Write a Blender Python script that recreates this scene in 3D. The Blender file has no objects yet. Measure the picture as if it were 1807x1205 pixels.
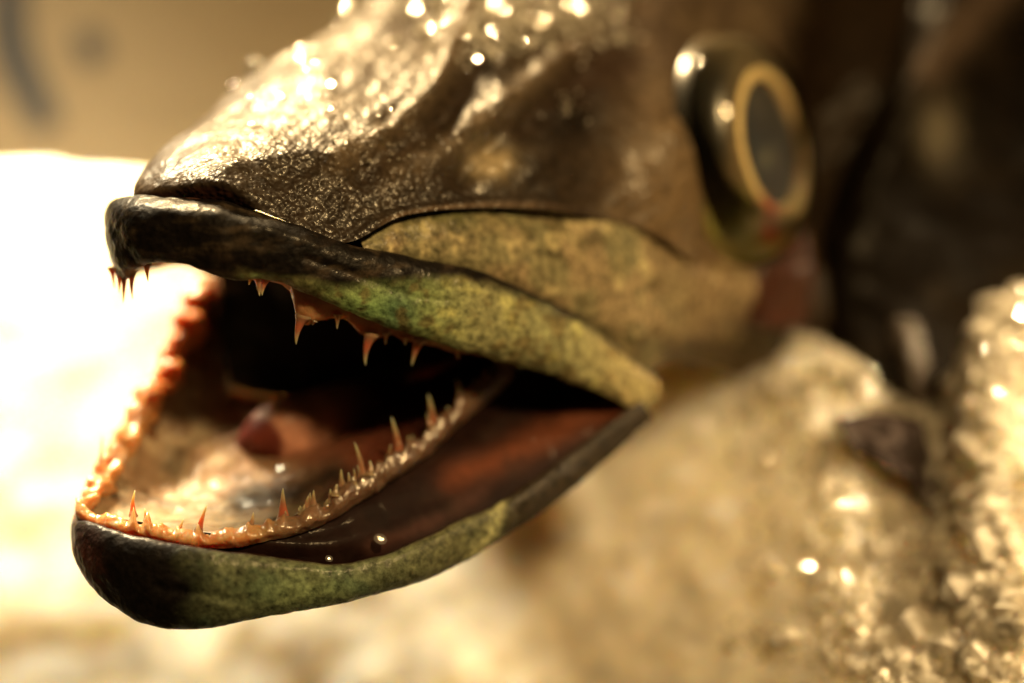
import bpy, math, random
import numpy as np
from mathutils import Vector

# ------------------------------------------------------------------ frame
S = 0.14 / 1807.0            # metres per photo pixel on the plane of focus
D = 3000.0                   # camera distance to that plane, in the same pixels
PITCH = math.radians(22)
ZOFF = 0.16
cp_, sp_ = math.cos(PITCH), math.sin(PITCH)

def cam2world(c):
    c = np.asarray(c, float)
    x, y, z = c[..., 0], c[..., 1], c[..., 2]
    return np.stack([x * S, (y * cp_ + z * sp_) * S, (z * cp_ - y * sp_) * S + ZOFF], -1)

def W(p):
    """(pixel x, pixel y, depth behind focus) -> world metres"""
    p = np.asarray(p, float)
    k = (D + p[..., 2]) / D
    return cam2world(np.stack([(p[..., 0] - 903.5) * k, p[..., 2], (602.5 - p[..., 1]) * k], -1))

def dirw(v):
    a = cam2world(np.array(v, float)) - cam2world(np.zeros(3))
    return a / np.linalg.norm(a)

sc = bpy.context.scene
col = sc.collection

# ------------------------------------------------------------------ camera
cam = bpy.data.cameras.new('camera')
cam.lens = 60; cam.sensor_width = 36
cam.clip_start = 0.005; cam.clip_end = 50
cam.dof.use_dof = True
cam.dof.focus_distance = (D + 25) * S
cam.dof.aperture_fstop = 3.3
camo = bpy.data.objects.new('camera', cam)
camo.location = cam2world([0, -D, 0])
camo.rotation_euler = (math.pi / 2 - PITCH, 0, 0)
col.objects.link(camo)
sc.camera = camo

# ------------------------------------------------------------------ world and lamps
world = bpy.data.worlds.new('World'); sc.world = world
world.use_nodes = True
bg = world.node_tree.nodes['Background']
bg.inputs[0].default_value = (1.0, 0.58, 0.20, 1)
bg.inputs[1].default_value = 0.035

def lamp(name, pos, target, size, power, colr):
    l = bpy.data.lights.new(name, 'AREA')
    l.shape = 'DISK'; l.size = size; l.energy = power; l.color = colr
    o = bpy.data.objects.new(name, l)
    p = cam2world(np.array(pos, float)); t = cam2world(np.array(target, float))
    o.location = p
    o.rotation_euler = (Vector(t) - Vector(p)).to_track_quat('-Z', 'Y').to_euler()
    col.objects.link(o)
    return o
# market lamp hanging behind and above the fish, to the left
lamp('stall_lamp', (-2000, 2200, 5300), (-100, 400, 100), 0.05, 5.6, (1.0, 0.70, 0.34))
# lamp added to whiten the heaped ice, lower and farther left
rl = lamp('ice_fill_lamp', (-1900, 1000, 2400), (-1150, 900, 100), 0.05, 0.34, (1.0, 0.82, 0.52))
rl.data.spread = math.radians(52)
rr_ = lamp('ice_fill_lamp', (3600, 150, 2500), (1080, 330, -420), 0.04, 0.18, (1.0, 0.72, 0.37))  # narrow lamp added to brighten the ice on the right
rr_.data.spread = math.radians(27)
# weaker fill light added behind the camera to lift the near side
lamp('fill_lamp', (2400, -4700, 4000), (300, 300, 0), 0.07, 2.9, (1.0, 0.66, 0.28))

sc.view_settings.view_transform = 'Standard'
sc.view_settings.look = 'None'
sc.view_settings.gamma = 1.0
sc.view_settings.exposure = 0.0
sc.view_settings.use_curve_mapping = False
sc.render.engine = 'CYCLES'
sc.cycles.use_denoising = True
sc.cycles.max_bounces = 10
sc.cycles.sample_clamp_indirect = 6.0
sc.cycles.caustics_reflective = False
sc.cycles.caustics_refractive = False

# ------------------------------------------------------------------ noise
def _hash(ix, iy, iz, seed):
    h = (ix * 374761393 + iy * 668265263 + iz * 2147483647 + seed * 144665) & 0xFFFFFFFF
    h = ((h ^ (h >> 13)) * 1274126177) & 0xFFFFFFFF
    h = ((h ^ (h >> 16)) * 2246822519) & 0xFFFFFFFF
    return ((h ^ (h >> 15)) & 0xFFFFFF) / float(0xFFFFFF)

def vnoise(p, scale, seed=0):
    q = p / scale
    i = np.floor(q).astype(np.int64); f = q - i
    f = f * f * f * (f * (f * 6 - 15) + 10)
    r = 0
    for dx in (0, 1):
        for dy in (0, 1):
            for dz in (0, 1):
                w = (f[..., 0] if dx else 1 - f[..., 0]) * (f[..., 1] if dy else 1 - f[..., 1]) * (f[..., 2] if dz else 1 - f[..., 2])
                r = r + w * _hash(i[..., 0] + dx, i[..., 1] + dy, i[..., 2] + dz, seed)
    return r * 2 - 1

def fbm(p, scale, octs=3, seed=0):
    r = 0; a = 1; t = 0
    for k in range(octs):
        r = r + a * vnoise(p, scale / 2 ** k, seed + k * 17); t += a; a *= 0.5
    return r / t

def worley(p, scale, seed=0):
    q = p / scale
    i = np.floor(q).astype(np.int64)
    best = np.full(q.shape[:-1], 9.0)
    for dx in (-1, 0, 1):
        for dy in (-1, 0, 1):
            for dz in (-1, 0, 1):
                c = i + np.array([dx, dy, dz])
                o = np.stack([_hash(c[..., 0], c[..., 1], c[..., 2], seed + k) for k in range(3)], -1)
                dd = ((c + o - q) ** 2).sum(-1)
                best = np.minimum(best, dd)
    return np.sqrt(best)

def smooth(a, b, x):
    t = np.clip((x - a) / (b - a), 0, 1)
    return t * t * (3 - 2 * t)

def polydist(px, py, pts):
    best = np.full(px.shape, 1e9)
    for (x0, y0), (x1, y1) in zip(pts[:-1], pts[1:]):
        vx, vy = x1 - x0, y1 - y0
        t = np.clip(((px - x0) * vx + (py - y0) * vy) / (vx * vx + vy * vy + 1e-9), 0, 1)
        best = np.minimum(best, np.hypot(px - x0 - t * vx, py - y0 - t * vy))
    return best

def sp(px, py, cx, cy, rx, ry=None):
    ry = ry or rx
    return np.exp(-(((px - cx) / rx) ** 2 + ((py - cy) / ry) ** 2))

def mixc(c, m, new):
    return c * (1 - m[..., None]) + np.array(new, float) * m[..., None]

# ------------------------------------------------------------------ surfaces
def cat(P, n, closed=False):
    """Catmull-Rom along axis 0 of P (k, ..., 3) -> (n, ..., 3)"""
    P = np.asarray(P, float); k = len(P)
    if closed:
        t = np.arange(n) / n * k
    else:
        t = np.linspace(0, k - 1, n)
    i = np.floor(t).astype(int)
    if not closed: i = np.minimum(i, k - 2)
    f = (t - i).reshape((-1,) + (1,) * (P.ndim - 1))
    def g(j):
        if closed: return P[j % k]
        j2 = np.clip(j, 0, k - 1)
        r = P[j2].copy()
        lo = j < 0; hi = j > k - 1
        if lo.any(): r[lo] = 2 * P[0] - P[1]
        if hi.any(): r[hi] = 2 * P[-1] - P[-2]
        return r
    p0, p1, p2, p3 = g(i - 1), g(i), g(i + 1), g(i + 2)
    return 0.5 * ((2 * p1) + (-p0 + p2) * f + (2 * p0 - 5 * p1 + 4 * p2 - p3) * f ** 2 + (-p0 + 3 * p1 - 3 * p2 + p3) * f ** 3)

def gridnorm(V, closed_u=False):
    """V (nv, nu, 3)"""
    if closed_u:
        du = np.roll(V, -1, 1) - np.roll(V, 1, 1)
    else:
        du = np.gradient(V, axis=1)
    dv = np.gradient(V, axis=0)
    n = np.cross(du, dv)
    return n / (np.linalg.norm(n, axis=-1, keepdims=True) + 1e-12)

def faces_grid(nv, nu, closed_u=False, flip=False):
    iu = np.arange(nu if closed_u else nu - 1)
    iv = np.arange(nv - 1)
    a, b = np.meshgrid(iv, iu, indexing='ij')
    b2 = (b + 1) % nu
    f = np.stack([a * nu + b, a * nu + b2, (a + 1) * nu + b2, (a + 1) * nu + b], -1).reshape(-1, 4)
    return f[:, ::-1] if flip else f

class Bag:
    def __init__(self): self.v = []; self.f = []; self.c = []; self.m = []; self.n = 0
    def add(self, V, F, C, mi=0):
        V = np.asarray(V).reshape(-1, 3); C = np.asarray(C, float)
        if C.ndim == 1: C = np.tile(C, (len(V), 1))
        C = C.reshape(len(V), -1)
        if C.shape[1] == 3: C = np.concatenate([C, np.ones((len(V), 1))], 1)
        self.v.append(V); self.f.extend((np.asarray(F) + self.n).tolist()); self.c.append(C); self.n += len(V); self.m += [mi] * len(F)

def mesh_from(name, V, F, C=None, smooth_=True):
    me = bpy.data.meshes.new(name)
    me.from_pydata(np.asarray(V).tolist(), [], F if isinstance(F, list) else np.asarray(F).tolist())
    if C is not None:
        at = me.color_attributes.new('Col', 'FLOAT_COLOR', 'POINT')
        a = np.ones((len(V), 4), np.float32); C = np.asarray(C); a[:, :C.shape[1]] = np.clip(C, 0, 1)
        at.data.foreach_set('color', a.ravel())
    if smooth_:
        me.polygons.foreach_set('use_smooth', [True] * len(me.polygons))
    me.update()
    return me

WLOC = {}
def outward_faces(V, F):
    """turn every face over if the closed shape is inside out"""
    c = V.mean(0); vol = 0
    for f in F:
        p = V[list(f)] - c
        for k in range(1, len(p) - 1): vol += np.dot(p[0], np.cross(p[k], p[k + 1]))
    return [list(f)[::-1] for f in F] if vol < 0 else F

def place(name, V, F, C, mat, parent=None, origin=None, smooth_=True):
    V = np.asarray(V).reshape(-1, 3)
    if len(V) < 6000 and name not in ('ice_grains', 'slush'): F = outward_faces(V, F)
    pl = WLOC.get(parent.name, np.zeros(3)) if parent else np.zeros(3)
    org = np.array(origin, float) if origin is not None else (pl if parent else np.zeros(3))
    me = mesh_from(name, V - org, F, C, smooth_)
    me.materials.append(mat)
    o = bpy.data.objects.new(name, me)
    col.objects.link(o)
    if parent: o.parent = parent
    o.location = org - pl
    WLOC[o.name] = org
    return o

def empty(name, loc, label, cat_, group=None):
    o = bpy.data.objects.new(name, None); o.empty_display_size = 0.01
    o.location = loc; col.objects.link(o); WLOC[o.name] = np.array(loc, float)
    tag(o, label, cat_, group)
    return o

def tag(o, label=None, cat_=None, group=None, kind=None):
    if label: o['label'] = label
    if cat_: o['category'] = cat_
    if group: o['group'] = group
    if kind: o['kind'] = kind

# ------------------------------------------------------------------ materials
def new_mat(name):
    m = bpy.data.materials.new(name); m.use_nodes = True
    nt = m.node_tree
    return m, nt, nt.nodes['Principled BSDF']

def setin(b, **kw):
    for k, v in kw.items():
        b.inputs[k.replace('_', ' ')].default_value = v

def flesh_mat(name, rough=0.3, coat=0.6, coat_rough=0.08, sss=0.0, sss_scale=0.003, mott=(1 / 0.0022, 0.45), bumps=(), spec=0.5, coat_bump=True, mask=False):
    m, nt, b = new_mat(name)
    N = nt.nodes; L = nt.links
    at = N.new('ShaderNodeVertexColor'); at.layer_name = 'Col'
    tc = N.new('ShaderNodeTexCoord')
    no = N.new('ShaderNodeTexNoise'); no.inputs['Scale'].default_value = mott[0]; no.inputs['Detail'].default_value = 5
    no.inputs['Roughness'].default_value = 0.65
    L.new(tc.outputs['Object'], no.inputs['Vector'])
    mr = N.new('ShaderNodeMapRange'); mr.inputs['From Min'].default_value = 0.3; mr.inputs['From Max'].default_value = 0.7
    mr.inputs['To Min'].default_value = 1 - mott[1]; mr.inputs['To Max'].default_value = 1 + mott[1]
    L.new(no.outputs['Fac'], mr.inputs['Value'])
    mu = N.new('ShaderNodeVectorMath'); mu.operation = 'SCALE'
    L.new(at.outputs['Color'], mu.inputs[0]); L.new(mr.outputs['Result'], mu.inputs['Scale'])
    L.new(mu.outputs['Vector'], b.inputs['Base Color'])
    b.inputs['Roughness'].default_value = rough
    b.inputs['Specular IOR Level'].default_value = spec
    b.inputs['Coat Weight'].default_value = coat
    b.inputs['Coat Roughness'].default_value = coat_rough
    b.inputs['Coat IOR'].default_value = 1.36
    if sss:
        b.inputs['Subsurface Weight'].default_value = sss
        b.inputs['Subsurface Scale'].default_value = sss_scale
        b.inputs['Subsurface Radius'].default_value = (1.0, 0.45, 0.2)
    prev = None
    for kind, scale, dist in bumps:
        if kind == 'v':
            t = N.new('ShaderNodeTexVoronoi'); t.inputs['Scale'].default_value = scale; t.feature = 'SMOOTH_F1'
            out = t.outputs['Distance']
        else:
            t = N.new('ShaderNodeTexNoise'); t.inputs['Scale'].default_value = scale; t.inputs['Detail'].default_value = 3
            out = t.outputs['Fac']
        L.new(tc.outputs['Object'], t.inputs['Vector'])
        bp = N.new('ShaderNodeBump'); bp.inputs['Strength'].default_value = 1.0
        bp.inputs['Distance'].default_value = dist; bp.invert = (kind == 'v')
        L.new(out, bp.inputs['Height'])
        if mask and kind == 'v': L.new(at.outputs['Alpha'], bp.inputs['Strength'])
        if prev: L.new(prev.outputs['Normal'], bp.inputs['Normal'])
        prev = bp
    if prev:
        L.new(prev.outputs['Normal'], b.inputs['Normal'])
        if coat_bump: L.new(prev.outputs['Normal'], b.inputs['Coat Normal'])
    return m

M_skin = flesh_mat('wet_fish_skin', 0.45, 0.25, 0.12, 0.0, spec=0.22, mask=True, bumps=(('n', 1 / 0.0035, 0.0002), ('n', 1 / 0.0012, 0.00016), ('v', 1 / 0.0007, 0.00026)), mott=(1 / 0.0016, 0.5))
M_gill = flesh_mat('slimy_gill_skin', 0.6, 0.025, 0.2, 0.0, bumps=(('n', 1 / 0.006, 0.0003),), mott=(1 / 0.003, 0.5), spec=0.03)
M_jaw = flesh_mat('smooth_jaw_skin', 0.5, 0.2, 0.12, 0.0, bumps=(('n', 1 / 0.005, 0.0003), ('n', 1 / 0.0007, 0.00014), ('v', 1 / 0.0010, 0.00007)), mott=(1 / 0.0011, 0.75), spec=0.16)
M_gum = flesh_mat('wet_gum_flesh', 0.3, 0.8, 0.08, 0.7, 0.004, bumps=(('n', 1 / 0.0022, 0.0006),), mott=(1 / 0.002, 0.3))
M_lining = flesh_mat('mouth_lining', 0.5, 0.12, 0.1, 0.3, 0.003, spec=0.15, bumps=(('n', 1 / 0.004, 0.0004),), mott=(1 / 0.004, 0.3))
M_fold = flesh_mat('inner_lip_membrane', 0.55, 0.05, 0.1, 0.1, 0.003, spec=0.06, bumps=(('n', 1 / 0.004, 0.0004),), mott=(1 / 0.004, 0.4))
M_tooth = flesh_mat('translucent_tooth', 0.18, 0.7, 0.05, 0.8, 0.003, mott=(1 / 0.002, 0.15))
M_eye = flesh_mat('eye_tissue', 0.3, 0.3, 0.1, 0.2, 0.003, mott=(1 / 0.002, 0.25))

def ice_mat(name, base=(0.88, 0.82, 0.69), rough=0.3, sss=1.0):
    m, nt, b = new_mat(name)
    N = nt.nodes; L = nt.links
    tc = N.new('ShaderNodeTexCoord')
    no = N.new('ShaderNodeTexNoise'); no.inputs['Scale'].default_value = 160; no.inputs['Detail'].default_value = 4
    L.new(tc.outputs['Object'], no.inputs['Vector'])
    cr = N.new('ShaderNodeMapRange'); cr.inputs['From Min'].default_value = .3; cr.inputs['From Max'].default_value = .7
    cr.inputs['To Min'].default_value = .72; cr.inputs['To Max'].default_value = 1.1
    L.new(no.outputs['Fac'], cr.inputs['Value'])
    mu = N.new('ShaderNodeVectorMath'); mu.operation = 'SCALE'; mu.inputs[0].default_value = base
    L.new(cr.outputs['Result'], mu.inputs['Scale'])
    L.new(mu.outputs['Vector'], b.inputs['Base Color'])
    setin(b, Roughness=rough)
    b.inputs['Subsurface Weight'].default_value = sss
    b.inputs['Subsurface Scale'].default_value = 0.02
    b.inputs['Subsurface Radius'].default_value = (1.0, 0.8, 0.5)
    b.inputs['Specular IOR Level'].default_value = 0.25
    return m
M_ice = ice_mat('crushed_ice_mass')

def clear_mat(name, tint=(1, 1, 1), rough=0.04, alpha_mix=0.75, white=0.8):
    """wet clear ice: glassy skin over a faintly milky body"""
    m, nt, b = new_mat(name)
    setin(b, Roughness=rough)
    b.inputs['Base Color'].default_value = (*[white * t for t in tint], 1)
    b.inputs['Transmission Weight'].default_value = alpha_mix
    b.inputs['IOR'].default_value = 1.31
    return m
m, nt, b = new_mat('clear_ice')
N_ = nt.nodes; L_ = nt.links; N_.remove(b)
tr = N_.new('ShaderNodeBsdfTransparent'); tr.inputs[0].default_value = (.97, .96, .93, 1)
df = N_.new('ShaderNodeBsdfDiffuse'); df.inputs[0].default_value = (.90, .84, .72, 1)
tl = N_.new('ShaderNodeBsdfTranslucent'); tl.inputs[0].default_value = (.9, .84, .72, 1)
gl = N_.new('ShaderNodeBsdfGlossy'); gl.inputs['Roughness'].default_value = .08
fr = N_.new('ShaderNodeFresnel'); fr.inputs['IOR'].default_value = 1.31
m1 = N_.new('ShaderNodeMixShader'); m2 = N_.new('ShaderNodeMixShader'); m3 = N_.new('ShaderNodeMixShader')
m1.inputs[0].default_value = .5; m2.inputs[0].default_value = .42
L_.new(df.outputs[0], m1.inputs[1]); L_.new(tl.outputs[0], m1.inputs[2])
L_.new(tr.outputs[0], m2.inputs[1]); L_.new(m1.outputs[0], m2.inputs[2])
L_.new(fr.outputs[0], m3.inputs[0]); L_.new(m2.outputs[0], m3.inputs[1]); L_.new(gl.outputs[0], m3.inputs[2])
L_.new(m3.outputs[0], N_['Material Output'].inputs['Surface'])
M_crystal = m
M_bead = clear_mat('melt_water', (1, 0.99, 0.95), 0.05, 0.9, 0.95)
M_bead.node_tree.nodes['Principled BSDF'].inputs['IOR'].default_value = 1.5

# ------------------------------------------------------------------ setting: ice bed
# columns across the photo, rows from below the frame up to the crest and down behind it
xs_c = [-900, -300, 300, 900, 1250, 1450, 1570, 1660, 1730, 1830, 2150, 2800]
crest = [(285, 1250), (300, 1230), (325, 1150), (520, 1000), (585, 820), (618, 680), (738, 640), (748, 620), (590, 560), (525, 600), (470, 700), (420, 800)]
base_d = [900, 850, 800, 660, 440, 300, 260, 230, 210, 190, 110, -50]   # depth at the frame's lower edge
rows = []
for fr in (-0.9, -0.35, 0.0, 0.25, 0.5, 0.75, 0.92, 1.0):
    r = []
    for x, (cy, cd), bd in zip(xs_c, crest, base_d):
        y = 1205 + (cy - 1205) * fr
        d = bd + (cd - bd) * (fr ** 1.25 if fr > 0 else fr * 0.5)
        r.append((x, y, d))
    rows.append(r)
for dy, dd in ((25, 80), (260, 220), (900, 300)):
    rows.append([(x, cy + dy, cd + dd) for x, (cy, cd) in zip(xs_c, crest)])
P = np.array(rows, float)
G = cat(P, 330); G = np.swapaxes(cat(np.swapaxes(G, 0, 1), 460), 0, 1)
V = W(G)
Nn = gridnorm(V)
if (Nn[150, 200] @ dirw((0, -1, 0.5))) < 0: Nn = -Nn
q = V / S
far = smooth(1500, 700, G[..., 0])
h = 26 * fbm(q, 210, 3, 5) * (1 - .7 * far) + 26 * (0.55 - worley(q, 110, 3)) * (1 - .8 * far) + 4 * (0.5 - worley(q, 44, 9)) * (1 - far) + (5 * fbm(q, 46, 2, 21) + 11 * (0.5 - worley(q, 62, 29))) * (1 - far)
h = h + 10 * fbm(q, 330, 2, 33) * far + 16 * fbm(q, 150, 2, 35) * far
V = V + Nn * (h * S)[..., None]
ice_V, ice_N, ice_G = V, Nn, G
ice = place('ice_bed', V, faces_grid(330, 460), None, M_ice, None)
tag(ice, kind='structure')

# loose crushed grains over the bed (uncountable)
rng = np.random.default_rng(4)
def rock(n_pts, r, rg):
    """convex-ish grain: jittered icosahedron"""
    t = (1 + 5 ** .5) / 2
    v = np.array([(-1, t, 0), (1, t, 0), (-1, -t, 0), (1, -t, 0), (0, -1, t), (0, 1, t), (0, -1, -t), (0, 1, -t), (t, 0, -1), (t, 0, 1), (-t, 0, -1), (-t, 0, 1)], float)
    v /= np.linalg.norm(v[0])
    v *= (1 + rg.uniform(-.28, .28, (12, 1)))
    v *= rg.uniform(.6, 1.25, (1, 3))
    return v * r
ICO_F = np.array([(0, 11, 5), (0, 5, 1), (0, 1, 7), (0, 7, 10), (0, 10, 11), (1, 5, 9), (5, 11, 4), (11, 10, 2), (10, 7, 6), (7, 1, 8), (3, 9, 4), (3, 4, 2), (3, 2, 6), (3, 6, 8), (3, 8, 9), (4, 9, 5), (2, 4, 11), (6, 2, 10), (8, 6, 7), (9, 8, 1)])
def rot(rg):
    q_ = rg.normal(size=4); q_ /= np.linalg.norm(q_)
    w, x, y, z = q_
    return np.array([[1 - 2 * (y * y + z * z), 2 * (x * y - z * w), 2 * (x * z + y * w)], [2 * (x * y + z * w), 1 - 2 * (x * x + z * z), 2 * (y * z - x * w)], [2 * (x * z - y * w), 2 * (y * z + x * w), 1 - 2 * (x * x + y * y)]])
gv, gf, n0 = [], [], 0
for k in range(6500):
    iv = rng.integers(60, 285); iu = rng.integers(20, 440)
    g = ice_G[iv, iu]
    if not (1180 < g[0] < 2150) or rng.random() > smooth(1150, 1650, g[0]): continue
    r = rng.choice([6, 10, 15, 22, 36], p=[.28, .3, .24, .14, .04]) * rng.uniform(.8, 1.2)
    v = rock(12, r * S, rng) @ rot(rng).T + ice_V[iv, iu] + ice_N[iv, iu] * r * S * 0.0
    gv.append(v); gf.append(ICO_F + n0); n0 += 12
def flake(p, r, hv, rg):
    """thin six-sided chip lying square to hv"""
    t1 = np.cross(hv, rg.normal(size=3)); t1 /= np.linalg.norm(t1); t2 = np.cross(hv, t1)
    ang = np.sort(rg.uniform(0, 2 * math.pi, 6)); ra = r * S * rg.uniform(.7, 1.2, 6)
    ring = np.cos(ang)[:, None] * t1 * ra[:, None] + np.sin(ang)[:, None] * t2 * ra[:, None]
    v = np.concatenate([p + ring * .8 + hv * r * S * .3, p + ring - hv * r * S * .35])
    f = [list(range(6)), list(range(11, 5, -1))] + [[k_, 6 + k_, 6 + (k_ + 1) % 6, (k_ + 1) % 6] for k_ in range(6)]
    return v, f
gf = [list(f_) for part in gf for f_ in part.tolist()]
CP = np.array(camo.location)
for k in range(2400):  # chips added for sparkle, each tilted to mirror a lamp at the camera
    iv = rng.integers(80, 285); iu = rng.integers(150, 420)
    g = ice_G[iv, iu]
    if not (1330 < g[0] < 2000) or rng.random() > smooth(1250, 1600, g[0]): continue
    L_p = np.array(bpy.data.objects[('ice_fill_lamp.001', 'ice_fill_lamp.001', 'fill_lamp')[k % 3]].location)
    p = ice_V[iv, iu]; hv = (L_p - p) / np.linalg.norm(L_p - p) + (CP - p) / np.linalg.norm(CP - p); hv = hv / np.linalg.norm(hv) + rng.normal(0, .085, 3); hv /= np.linalg.norm(hv)
    r = rng.choice([3, 4, 6, 9], p=[.42, .32, .18, .08])
    v, f = flake(p + ice_N[iv, iu] * (r + 4) * S, r, hv, rng)
    gv.append(v); gf += [[n0 + a for a in q_] for q_ in f]; n0 += 12
gr = place('ice_grains', np.concatenate(gv), gf, None, M_crystal, None, smooth_=False)
tag(gr, 'loose clear grains of crushed ice scattered all over the ice bed', 'crushed ice', kind='stuff')

# ------------------------------------------------------------------ back panel of the stall
m, nt, b = new_mat('tan_panel')
setin(b, Roughness=0.6); b.inputs['Base Color'].default_value = (0.42, 0.34, 0.22, 1)
no = nt.nodes.new('ShaderNodeTexNoise'); no.inputs['Scale'].default_value = 25
mx = nt.nodes.new('ShaderNodeMix'); mx.data_type = 'RGBA'
mx.inputs[6].default_value = (0.20, 0.165, 0.115, 1); mx.inputs[7].default_value = (0.26, 0.215, 0.15, 1)
nt.links.new(no.outputs['Fac'], mx.inputs[0]); nt.links.new(mx.outputs[2], b.inputs['Base Color'])
M_panel = m
m, nt, b = new_mat('blue_print'); setin(b, Roughness=0.5); b.inputs['Base Color'].default_value = (0.045, 0.05, 0.065, 1); M_blue = m
PD = 1720
def wallp(x, y, off=0): return W(np.array([x, y, PD - off], float))
c0 = np.array([(-3200, 1500), (4200, 1500), (4200, -330), (-3200, -330)], float)
front = np.array([W(np.array([x, y, PD])) for x, y in c0]); backv = np.array([W(np.array([x, y, PD + 80])) for x, y in c0])
root = empty('back_panel', front[:2].mean(0), 'plain tan panel standing behind the ice at the top left', 'panel')
bx = place('board', np.concatenate([front, backv]), [[3, 2, 1, 0], [4, 5, 6, 7], [0, 1, 5, 4], [1, 2, 6, 5], [2, 3, 7, 6], [3, 0, 4, 7]], None, M_panel, root, smooth_=False)
def stroke(pts, w):
    c = cat(np.array([(x, y, 0) for x, y in pts], float), 40)[:, :2]
    t = np.gradient(c, axis=0); t /= np.linalg.norm(t, axis=1, keepdims=True)
    nrm = np.stack([-t[:, 1], t[:, 0]], 1)
    ww = w * (0.6 + 0.4 * np.sin(np.linspace(0.3, 2.9, 40)))[:, None]
    a, b_ = c + nrm * ww, c - nrm * ww
    vs = [W(np.array([*p, PD - 4])) for p in a] + [W(np.array([*p, PD - 4])) for p in b_]
    fs = [[i, i + 1, 41 + i, 40 + i] for i in range(39)]
    return np.array(vs), fs
v_, f_ = stroke([(30, -90), (18, 0), (25, 90), (60, 170), (90, 230)], 34)
place('printed_stroke', v_, f_, None, M_blue, root)
v_, f_ = stroke([(150, 60), (165, 90), (175, 110)], 26)
place('printed_stroke', v_, f_, None, M_blue, root)

# ------------------------------------------------------------------ the fish
ROOT = W(np.array([1300., 620., 650.]))
fish = empty('fish', ROOT, 'whole raw fish with its toothed mouth gaping open, lying on crushed ice', 'fish')
body = Bag()

BLACK = (0.006, 0.0045, 0.004)
DARK = (0.010, 0.0065, 0.004)
BROWN = (0.062, 0.042, 0.026)
TAN = (0.27, 0.21, 0.12)
OLIVE = (0.18, 0.19, 0.10)
GREEN = (0.22, 0.30, 0.12)
TEAL = (0.05, 0.11, 0.075)

def patch(rows, nv, nu, closed=False):
    P = np.array(rows, float)                     # (stations, points, 3)
    G = cat(P, nv)
    G = np.swapaxes(cat(np.swapaxes(G, 0, 1), nu, closed), 0, 1)
    return G

def outward(V, closed, ref):
    n = gridnorm(V, closed)
    if (n * ref).sum(-1).mean() < 0: n = -n
    return n

CAMDIR = dirw((0, -1, 0.15))

# --- cranium: snout, face and back of the head
cr = [
 [(345,420,250),(305,420,190),(285,412,140),(300,405,110),(335,398,75),(372,398,55),(410,400,48),(455,405,40)],
 [(300,352,235),(262,347,150),(238,340,95),(262,337,55),(310,333,25),(360,328,5),(408,335,-3),(452,372,0)],
 [(330,345,300),(282,292,222),(292,262,168),(342,264,110),(402,290,50),(440,312,25),(482,347,12),(522,397,12)],
 [(400,300,420),(355,226,330),(389,197,270),(444,206,205),(522,240,120),(552,290,72),(577,347,50),(612,430,42)],
 [(520,380,520),(455,146,440),(508,115,370),(566,134,290),(652,190,190),(682,268,130),(700,330,102),(716,382,92)],
 [(660,420,640),(600,76,570),(668,30,500),(726,62,420),(792,112,310),(832,205,222),(842,300,172),(852,368,160)],
 [(800,440,800),(765,-45,720),(844,-66,650),(894,-16,560),(942,60,440),(970,170,330),(985,280,262),(995,375,242)],
 [(960,480,930),(940,-150,850),(1010,-165,780),(1052,-85,690),(1092,40,560),(1112,180,440),(1115,300,370),(1110,402,335)],
 [(1130,500,1050),(1110,-180,970),(1170,-200,900),(1202,-120,800),(1222,0,690),(1232,180,560),(1226,340,478),(1215,470,445)],
 [(1330,500,1200),(1300,-190,1120),(1340,-220,1030),(1372,-130,930),(1400,0,840),(1432,200,740),(1425,380,660),(1380,540,610)],
 [(1560,500,1380),(1520,-200,1330),(1540,-240,1220),(1562,-140,1110),(1590,0,1010),(1612,220,920),(1600,430,860),(1540,600,800)],
 [(1800,500,1600),(1780,-200,1530),(1780,-260,1420),(1800,-160,1310),(1830,0,1200),(1850,250,1110),(1830,470,1050),(1760,640,990)],
 [(2300,500,2000),(2280,-200,1930),(2280,-260,1820),(2300,-160,1700),(2330,0,1600),(2350,250,1500),(2330,470,1450),(2260,640,1390)],
]
G = patch(cr, 430, 330)
V = W(G); n = outward(V, False, CAMDIR)
px, py = G[..., 0], G[..., 1]
q = V / S
vv = np.broadcast_to(np.linspace(0, len(cr) - 1, 430)[:, None], px.shape)
ridge1 = [(600, 285), (700, 235), (765, 170), (805, 80), (830, 0)]
ridge2 = [(690, 300), (800, 255), (880, 200), (965, 125), (1040, 70)]
ridge3 = [(400, 305), (440, 292), (520, 278), (600, 262)]
crease1 = [(640, 225), (705, 170), (745, 110)]
valley1 = [(650, 310), (760, 225), (830, 150), (870, 80)]
valley2 = [(820, 300), (930, 215), (1010, 160)]
disp = (25 * np.exp(-(polydist(px, py, ridge1) / 24) ** 2) + 29 * np.exp(-(polydist(px, py, ridge2) / 26) ** 2)
        + 13 * np.exp(-(polydist(px, py, ridge3) / 20) ** 2) - 18 * np.exp(-(polydist(px, py, valley1) / 30) ** 2)
        - 20 * np.exp(-(polydist(px, py, valley2) / 32) ** 2) + 5 * np.exp(-(polydist(px, py, crease1) / 14) ** 2))
disp += 17 * sp(px, py, 866, 282, 24, 20) - 5 * sp(px, py, 866, 270, 50, 36) + 18 * sp(px, py, 990, 190, 26, 22) - 14 * sp(px, py, 1035, 225, 30, 26)
wob = 1 + .9 * fbm(q, 60, 2, 15)
disp = disp * .75 * wob
disp += 8 * fbm(q, 130, 3, 2) + 1.8 * fbm(q, 42, 3, 7) - 3 * np.abs(fbm(q, 75, 2, 19)) + 3.2 * fbm(np.stack([(px * .75 - py * .66) / 4, px * .66 + py * .75, px * 0], -1), 30, 3, 23)
disp += 9 * np.exp(-((np.hypot((px - 1320) / 135, (py - 255) / 225) - 1.0) / 0.13) ** 2)      # rim of the orbit
disp += 58 * sp(px, py, 1178, 270, 62, 230) - 150 * sp(px, py, 1475, 270, 85, 210)
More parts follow.
